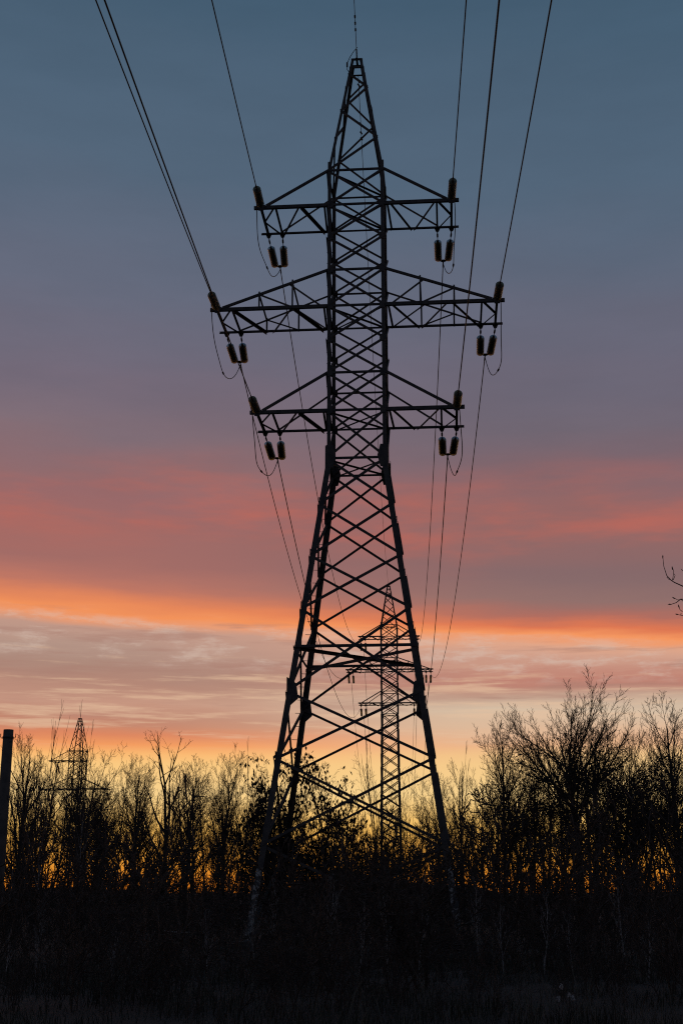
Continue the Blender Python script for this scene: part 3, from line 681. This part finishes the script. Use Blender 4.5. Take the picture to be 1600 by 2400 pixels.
def top_at(xd, yd, D):
    p = at(xd, yd, D); return p.x, p.z
FAN_RZ = .0
HERO = [  # kind, x and y of the tip in the picture, distance, rotation, width factor, name, label
    ('stub_a', 60, 1688, 58, .4, .8, 'bare_tree', 'gnarled twin-stemmed bare tree just right of the concrete pole'),
    ('broom_b', 44, 1655, 95, 1.0, .7, 'bare_tree', 'thin tall faint birch right behind the concrete pole'),
    ('whip', 142, 1605, 62, .2, .55, 'whip_tree', 'tall whip-stemmed tree left of the far left tower'),
    ('whip_b', 190, 1606, 62, 1.9, .6, 'whip_tree', 'single long whip crossing the far left tower peak'),
    ('whip_b', 216, 1652, 60, 4.0, .6, 'whip_tree', 'slim whip standing right of the far left tower'),
    ('broom_c', 172, 1762, 70, 2.2, .9, 'bare_tree', 'dense bare tree hiding the shaft of the far left tower'),
    ('pale_tree', 118, 1765, 55, 1.2, .7, 'pale_tree', 'pale-stemmed slender tree left of the far left tower shaft'),
    ('pale_tree', 172, 1790, 50, 3.3, .6, 'pale_tree', 'pale-barked stem at the foot of the far left tower'),
    ('round_a', 282, 1700, 68, .9, .9, 'bare_tree', 'broad twiggy tree with twin trunks right of the far left tower'),
    ('stub_b', 381, 1668, 60, 5.1, .85, 'bare_tree', 'forked tree with a dead spike leader in the left thicket'),
    ('broom_a', 452, 1730, 66, 2.7, .95, 'bare_tree', 'broom-shaped tree right of the dead spike tree'),
    ('broom_b', 545, 1702, 72, 4.4, .9, 'bare_tree', 'slender bare tree left of the near tower legs'),
    ('broom_c', 500, 1738, 78, .3, .8, 'bare_tree', 'small upright tree between broom tree and near tower'),
    ('whip_b', 572, 1690, 58, 2.0, .5, 'whip_tree', 'leaning thin whip beside the near tower left leg'),
    ('round_b', 236, 1770, 80, 3.9, .8, 'bare_tree', 'low bushy tree filling the gap behind the twin trunks'),
    ('round_b', 335, 1752, 82, 1.4, .8, 'bare_tree', 'pale hazy tree crown left of the dead spike tree'),
    ('droop', 690, 1712, 46, .6, 1.0, 'leafy_bush', 'bush with drooping dry leaves inside the near tower left legs'),
    ('droop', 745, 1748, 48, 2.6, .9, 'leafy_bush', 'second leaf-hung bush nearest the middle of the near tower'),
    ('droop', 632, 1800, 47, 4.6, .9, 'leafy_bush', 'low leaf-hung bush behind the near tower left foot'),
    ('whip', 838, 1690, 45, 1.1, .75, 'whip_tree', 'fan of thin shoots rising under the near tower centre'),
    ('sap_d', 815, 1725, 44, 3.0, .8, 'sprouting_shrub', 'shoots with a few hanging leaves left of the distant tower shaft'),
    ('round_a', 950, 1765, 75, 3.6, .75, 'bare_tree', 'round dense tree crown right of the distant tower shaft'),
    ('broom_a', 1030, 1745, 70, .7, .7, 'bare_tree', 'fine-twigged tree right beside the near tower right leg'),
    ('whip_b', 1072, 1700, 60, 3.8, .8, 'whip_tree', 'bent whip rising right of the near tower'),
    ('broom_b', 1085, 1760, 66, 5.5, .8, 'bare_tree', 'short twiggy tree left of the right-hand grove'),
    ('broom_c', 1138, 1632, 72, 1.8, .8, 'bare_tree', 'upright broom tree at the left end of the right-hand grove'),
    ('broom_a', 1182, 1632, 74, 4.1, .8, 'bare_tree', 'second broom tree at the left of the right-hand grove'),
    ('fan', 1312, 1584, 69, FAN_RZ, 1.05, 'bare_tree', 'tallest fan-crowned tree dominating the right-hand grove'),
    ('broom_b', 1392, 1612, 73, 2.9, .85, 'bare_tree', 'half-crown tree leaning on the right of the tallest tree'),
    ('whip_b', 1432, 1618, 60, .9, .4, 'whip_tree', 'single hooked whip between the tallest tree and right edge'),
    ('broom_a', 1512, 1585, 64, 5.6, .9, 'bare_tree', 'tall dense tree near the right edge'),
    ('round_b', 1470, 1650, 70, 2.2, .8, 'bare_tree', 'spreading bare tree just left of the tall edge tree'),
    ('round_a', 1585, 1545, 55, 4.0, .9, 'bare_tree', 'large bare tree cut off by the right edge'),
    ('leafy_a', 1190, 1700, 62, .2, .75, 'leafy_tree', 'dark leaf-clumped tree below the broom trees'),
    ('leafy_b', 1305, 1672, 64, 1.7, .7, 'leafy_tree', 'dark leafy tree in front of the tallest trunk'),
    ('leafy_a', 1398, 1745, 60, 3.2, .8, 'leafy_tree', 'low dark leafy tree right of the tallest trunk'),
    ('leafy_b', 1480, 1742, 58, 4.8, .85, 'leafy_tree', 'dark leafy tree standing under the right edge trees'),
    ('leafy_a', 1545, 1722, 61, 1.1, .85, 'leafy_tree', 'dark leafy tree cut by the right edge'),
    ('leafy_b', 1440, 1700, 68, .5, .8, 'leafy_tree', 'taller leafy tree between the tallest tree and the edge trees'),
    ('broom_c', 1548, 1640, 72, 3.0, .9, 'bare_tree', 'twin-stemmed bare tree behind the right edge trees'),
    ('round_a', 1430, 1660, 76, 1.2, .8, 'bare_tree', 'bare round-crowned tree right behind the hooked whip'),
    ('broom_a', 418, 1748, 70, 1.0, .9, 'bare_tree', 'bare tree close behind the dead spike leader'),
    ('broom_c', 600, 1760, 66, 2.5, .9, 'bare_tree', 'bare tree right behind the near tower left foot'),
    ('leafy_a', 1130, 1790, 57, 5.9, .8, 'leafy_tree', 'low leafy bush-tree right of the near tower leg'),
    ('leafy_b', 1255, 1765, 66, 2.4, .8, 'leafy_tree', 'leaf-clumped tree left of the tallest trunk'),
]
for kind, xd, yd, D, rz, wf, name, label in HERO:
    x, h = top_at(xd, yd, D)
    p = PR[kind]
    # stand the plant so that its highest tip, not its foot, falls at x
    allp = [pt for l in p.g for b in l for pt in b[0]]
    tp = max(allp, key=lambda q: q[2]); k = h/p.H
    c, s = math.cos(rz), math.sin(rz)
    ox, oy = (tp[0]*c-tp[1]*s)*k*wf, (tp[0]*s+tp[1]*c)*k*wf
    if kind == 'fan': ox, oy = float(np.mean([b[0][-1][0] for b in p.g[4]]))*k*wf, 0
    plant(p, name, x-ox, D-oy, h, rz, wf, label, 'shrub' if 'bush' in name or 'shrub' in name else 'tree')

rng = random.Random(5)
fills = ['fill_a', 'fill_d', 'fill_b', 'fill_e', 'fill_c', 'fill_d']
ZONES = [(75, 'next to the concrete pole'), (160, 'between the pole and the far left tower'), (250, 'around the far left tower shaft'), (340, 'behind the twin-trunked twiggy tree'),
         (430, 'behind the dead spike tree'), (520, 'behind the broom-shaped tree'), (610, 'just left of the near tower legs'), (740, 'behind the leaf-hung bushes'),
         (880, 'left of the distant tower shaft'), (1000, 'right of the distant tower shaft'), (1110, 'just right of the near tower legs'), (1210, 'behind the two broom trees'),
         (1290, 'left of the tallest tree trunk'), (1400, 'right of the tallest tree trunk'), (1500, 'left of the tall edge tree'), (1700, 'along the right edge')]
NF = 84
ORD = ['first', 'second', 'third', 'fourth', 'fifth', 'sixth', 'seventh', 'eighth', 'ninth', 'tenth', 'eleventh', 'twelfth']
row = []
for i in range(NF):
    xd = -20 + 1610*(i+rng.random())/NF; D = rng.uniform(70, 112)
    base = 1738 if xd < 600 else (1815 if xd < 1060 else (1755 if xd < 1180 else 1715))
    yd = base + rng.uniform(-20, 100)
    if 690 < xd < 900: yd += 60
    row.append((xd, yd, D, next(t for lim, t in ZONES if xd < lim), rng.random()*6.28, rng.uniform(.65, 1.0), rng.gauss(0, .05)))
seen = {}
for i, (xd, yd, D, zone, rz, wf, tl) in enumerate(row):
    x, h = top_at(xd, yd, D); seen[zone] = seen.get(zone, 0)+1
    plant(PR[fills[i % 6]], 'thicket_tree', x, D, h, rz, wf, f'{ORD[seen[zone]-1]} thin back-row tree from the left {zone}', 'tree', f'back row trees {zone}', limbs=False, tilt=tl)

# hand-placed branches of a nearer tree whose trunk stands outside the right edge
def edge_tree():
    D = 24.0
    b = at(1700, 2050, D); root = empty('budding_tree', (b.x, D, 0))
    top = at(1690, 1100, D).z
    loc = lambda x, y, dd=0.0: tuple(at(x, y, D+dd) - Vector((b.x, D, 0)))
    V, F = tubes([([(0, 0, -.2), (.03, 0, 2), (-.04, .05, 4), (.02, 0, 6), (0, 0, top)], [.13, .11, .085, .06, .02])], 8)
    link('trunk', np_mesh('trunk', V, F, 'bark', True), root)
    limbs = [([(1695, 1480), (1640, 1400), (1600, 1362), (1568, 1347), (1548, 1338), (1540, 1333), (1530, 1322), (1523, 1300), (1521, 1277)], .016),
             ([(1695, 1520), (1640, 1430), (1600, 1392), (1580, 1378), (1562, 1376), (1552, 1384), (1540, 1388), (1536, 1387)], .0145),
             ([(1695, 1560), (1640, 1470), (1600, 1428), (1575, 1416), (1562, 1413), (1553, 1411)], .013)]
    for q, (pl, r) in enumerate(limbs):
        pts = [loc(x, y, .1*i*(-1)**q) for i, (x, y) in enumerate(pl)]
        rad = [r*(1-.68*i/(len(pts)-1)) for i in range(len(pts))]
        V, F = tubes([(pts, rad)], 5); link('limb', np_mesh('limb', V, F, 'bark', True), root)
    twigs = [[(1543, 1333), (1545, 1322), (1546, 1312), (1543, 1303)], [(1545, 1332), (1549, 1322), (1547, 1318)], [(1530, 1325), (1535, 1331), (1542, 1333)],
             [(1562, 1377), (1555, 1378), (1546, 1373)], [(1562, 1376), (1570, 1383)], [(1566, 1405), (1560, 1400), (1557, 1392)], [(1562, 1413), (1563, 1408)], [(1575, 1320), (1568, 1312), (1563, 1307)]]
    V, F = tubes([([loc(x, y) for x, y in t], [.007, .0055, .006, .004][:len(t)]) for t in twigs], 4)
    tag(link('crown', np_mesh('crown', V, F, 'twig'), root), kind='stuff')
    # tips end in swollen buds
    for k, (x, y, dx, dy) in enumerate(((1521, 1280, 0, -6), (1543, 1306, -1, -6), (1538, 1388, -6, 0), (1547, 1374, -5, -3), (1554, 1411, -5, -1), (1558, 1394, -2, -6))):
        a, c_ = Vector(loc(x-dx*.5, y-dy*.5)), Vector(loc(x+dx, y+dy)); m = (a+c_)/2
        V, F = tubes([([tuple(a), tuple(m), tuple(c_)], [.007, .013, .002])], 5); link('bud', np_mesh('bud', V, F, 'twig', True), root)
    tag(root, 'near tree with swollen buds poking in from the right edge', 'tree')
edge_tree()

# ------------------------------------------------------------------ undergrowth, saplings, grass
def arrays(sp, seed, H, r0, nstem):
    g = [[] for _ in range(6)]; rr = random.Random(seed)
    for k in range(nstem):
        a = 6.28*k/nstem + rr.random(); lean = rr.uniform(.1, .5)
        o = grow(seed+31*k, H*rr.uniform(.6, 1), r0, sp, (math.cos(a)*.1, math.sin(a)*.1, -.08), nrm((math.cos(a)*lean, math.sin(a)*lean, 1)), SEG=SEG_LIGHT)
        for i in range(6): g[i] += o[i]
    VV, FF, off = [], [], 0
    for lv in range(4):
        if g[lv]:
            V, F = tubes(g[lv], 3); VV.append(V); FF.append(F+off); off += len(V)
    return np.concatenate(VV), np.concatenate(FF)
LIGHT = Sp(depth=3, lead=1.0, n=[8, 4, 4, 0], start=[.06, .15, .15, .2], ang=[(14, 46), (18, 50), (20, 55), (20, 50)], ratio=[.72, .5, .5, .4],
           env=[(1.0, .5), (1, .6), (1, .8), (1, 1)], wob=[.08, .10, .12, .12, .1], trop=[.03, .08, .04, .02, 0], tip=[.25, .3, .4, .6, .5], rr=[.7, .5, .5, .5], rmin=.006)
LIGHT2 = Sp(**{**LIGHT.__dict__, 'n': [7, 4, 3, 0], 'rmin': .010})
SH = [arrays(LIGHT, 200+i, 2.0, .016, 3) for i in range(8)] + [arrays(LIGHT2, 300+i, 2.0, .018, 2) for i in range(8)]
def scatter(name, spots, mat):
    VV, FF, off = [], [], 0
    for (x, y, h, rz, k) in spots:
        V, F = SH[k]; s = h/2.0; c, sn = math.cos(rz), math.sin(rz)
        W = np.stack([(V[:, 0]*c-V[:, 1]*sn)*s+x, (V[:, 0]*sn+V[:, 1]*c)*s+y, V[:, 2]*s+float(bank(np.float64(x), np.float64(y)))], -1)
        VV.append(W); FF.append(F+off); off += len(V)
    return link(name, np_mesh(name, np.concatenate(VV), np.concatenate(FF), mat))
rng = random.Random(77)
spots = []
for i in range(460):
    D = 17 + 36*rng.random()**.95; x = rng.uniform(-1, 1)*(D*.29+2)
    xd = 784 + x/D*FPX
    mid = math.exp(-((xd-800)/300)**2)
    clump = .75 + .35*math.sin(x*.9+D*.5) + .25*math.sin(x*2.3-D*.8)
    h = (.8 + 2.4*rng.random()**1.9*clump + mid*rng.uniform(.0, 1.2))*(1 if D > 28 else .4+.6*(D-17)/11)
    if i % 5 == 0 and D > 26: h = rng.uniform(2.0, 4.1)          # taller bushes break the level edge
    if (990 < xd < 1095 or 540 < xd < 640) and 20 < D < 43: h = min(h, 1.9)*.5
    spots.append((x, D, h, rng.random()*6.28, 8+rng.randrange(8)))
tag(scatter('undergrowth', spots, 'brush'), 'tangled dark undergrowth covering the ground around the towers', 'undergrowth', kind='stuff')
spots = []
for i in range(205):
    D = rng.uniform(48, 108); x = rng.uniform(-1, 1)*(D*.29+2)
    spots.append((x, D, (1.0+3.3*rng.random()**1.7)*(.8+D/300), rng.random()*6.28, 8+rng.randrange(8)))
tag(scatter('thicket', spots, 'twig'), 'dense low thicket of bare stems between the tree trunks', 'thicket', kind='stuff')

SAPS = [ # x of the stem, y of its tip in the picture, distance, kind, label
    (642, 2015, 30, 'sap_a', 'pale sapling with V-shaped branches left of centre in the dark foreground'),
    (762, 2000, 28, 'sap_b', 'pale sapling forking wide just below the near tower centre'),
    (958, 2005, 29, 'sap_a', 'straight pale sapling right of centre below the tower'),
    (888, 2030, 27, 'sap_b', 'short forked sapling beside the straight pale sapling'),
    (420, 2110, 26, 'sap_a', 'small bright-twigged sapling in the left foreground'),
    (262, 2130, 25, 'sap_b', 'little sapling in the left foreground below the twin trunks'),
    (20, 2130, 26, 'sap_a', 'low sapling at the bottom left corner by the pole'),
    (540, 2050, 29, 'sap_c', 'many-stemmed dark sapling clump left of the tower foot'),
    (1095, 2000, 31, 'sap_b', 'thin curved sapling right of the near tower foot'),
    (1240, 2040, 28, 'sap_a', 'forked sapling below the right-hand grove'),
    (1370, 2035, 30, 'sap_d', 'twiggy dark sapling below the tallest tree'),
    (1425, 2000, 29, 'sap_b', 'tall pale sapling stem in the right foreground'),
    (1530, 2060, 27, 'sap_c', 'dark sapling clump at the bottom right'),
    (160, 2060, 30, 'sap_c', 'dark sapling clump below the far left tower'),
    (1010, 2120, 25, 'sap_d', 'low twiggy shrub under the near tower right leg'),
    (700, 2140, 24, 'sap_d', 'low twiggy shrub at the bottom centre'),
    (92, 2085, 27, 'sap_b', 'slim pale sapling between the pole and the far left tower'),
    (330, 2075, 29, 'sap_a', 'pale sapling in the dark below the dead spike tree'),
    (480, 2080, 27, 'sap_b', 'pale sapling below the broom-shaped tree'),
    (585, 2030, 31, 'sap_a', 'tall pale sapling beside the near tower left foot'),
    (822, 2050, 26, 'sap_a', 'thin pale sapling below the distant tower shaft'),
    (1150, 2075, 28, 'sap_a', 'pale sapling below the two broom trees'),
    (1310, 2090, 26, 'sap_b', 'forked pale sapling straight below the tallest trunk'),
    (1480, 2100, 26, 'sap_a', 'small pale sapling below the tall edge tree'),
]
for k, (xd, yd, D, kind, label) in enumerate(SAPS):
    x, h = top_at(xd, yd, D)
    plant(PR[kind], 'sapling', x, D, h, k*1.7, 1.0, label, 'sapling', 'foreground saplings')

material('straw', (.06, .048, .028), (.14, .115, .07), 1.5, .9, 0, .1)
def grass(name, n, seed, hmin, hmax, w, mat, label, keep):
    r = np.random.default_rng(seed)
    D = 13+22*r.random(n); x = r.uniform(-1, 1, n)*(D*.28+1.5)
    cl = .5+.25*np.sin(x*1.7+D*.9)+.25*np.sin(x*3.1-D*1.9+1)+.2*np.sin(x*.6+D*.4)
    ok = r.random(n) < keep(cl); x, D, cl = x[ok], D[ok], cl[ok]; n = len(x)
    h = r.uniform(hmin, hmax, n)*(.45+.8*np.clip(cl, 0, 1.2)); a = r.uniform(0, 6.28, n); l = h*r.uniform(.1, .9, n)
    dx, dy = np.cos(a), np.sin(a)
    B = np.stack([x, D, np.full(n, -.06)], -1); W = np.stack([-dy*w, dx*w, np.zeros(n)], -1); Dv = np.stack([dx*l, dy*l, h], -1)
    M = B + Dv*np.array([.4, .4, .62])
    V = np.stack([B-W, B+W, M+W*.7, M-W*.7, B+Dv+W*.1, B+Dv-W*.1], 1).reshape(-1, 3)
    I = np.arange(n)[:, None]*6
    F = np.concatenate([I+np.array([[0, 1, 2, 3]]), I+np.array([[3, 2, 4, 5]])])
    tag(link(name, np_mesh(name, V, F, mat)), label, 'grass', kind='stuff')
grass('grass', 36000, 3, .10, .34, .006, 'grass', 'rough short grass along the bottom of the picture', lambda c: .35+c)
grass('dry_grass', 9000, 8, .25, .75, .004, 'straw', 'taller dry straw standing in clumps in the foreground', lambda c: (c > .72)*.9)

def seed_heads():
    for k, (xd, yd, D, label) in enumerate(((1282, 2294, 17.5, 'dry weed with one white fluffy seed head at bottom right'), (1306, 2286, 17.8, 'dry weed with two white seed heads beside the single one'))):
        p = at(xd, yd, D); root = empty('dried_weed', (p.x, D, 0))
        tips = [(0, 0, p.z)] + ([(-.09, .02, p.z+.1), (.05, 0, p.z-.03)] if k else [])
        for t in tips:
            tube_obj('stem', [([(0, 0, -.02), (t[0]*.4, t[1], t[2]*.6), t], [.006, .005, .004])], 4, 'twig', root)
            r = np.random.default_rng(k*5+int(abs(t[0])*100)); n = 60
            d = r.normal(0, 1, (n, 3)); d /= np.linalg.norm(d, axis=1, keepdims=True)
            lines = [([t, tuple(np.array(t)+d[i]*np.array([.03, .03, .045])*r.uniform(.6, 1))], [.004, .0025]) for i in range(n)]
            tube_obj('seed_head', lines, 3, 'fluff', root)
        tag(root, label, 'weed')
seed_heads()
# a pale fallen branch in the left foreground
pl = [at(378, 2138, 24.5), at(400, 2141, 24.5), at(422, 2142, 24.6), at(438, 2141, 24.7)]
fb = tube_obj('fallen_branch', [([tuple(p) for p in pl], [.010, .014, .013, .006])], 5, 'pale_bark')
tag(fb, 'pale broken branch caught in the left foreground brush', 'branch')
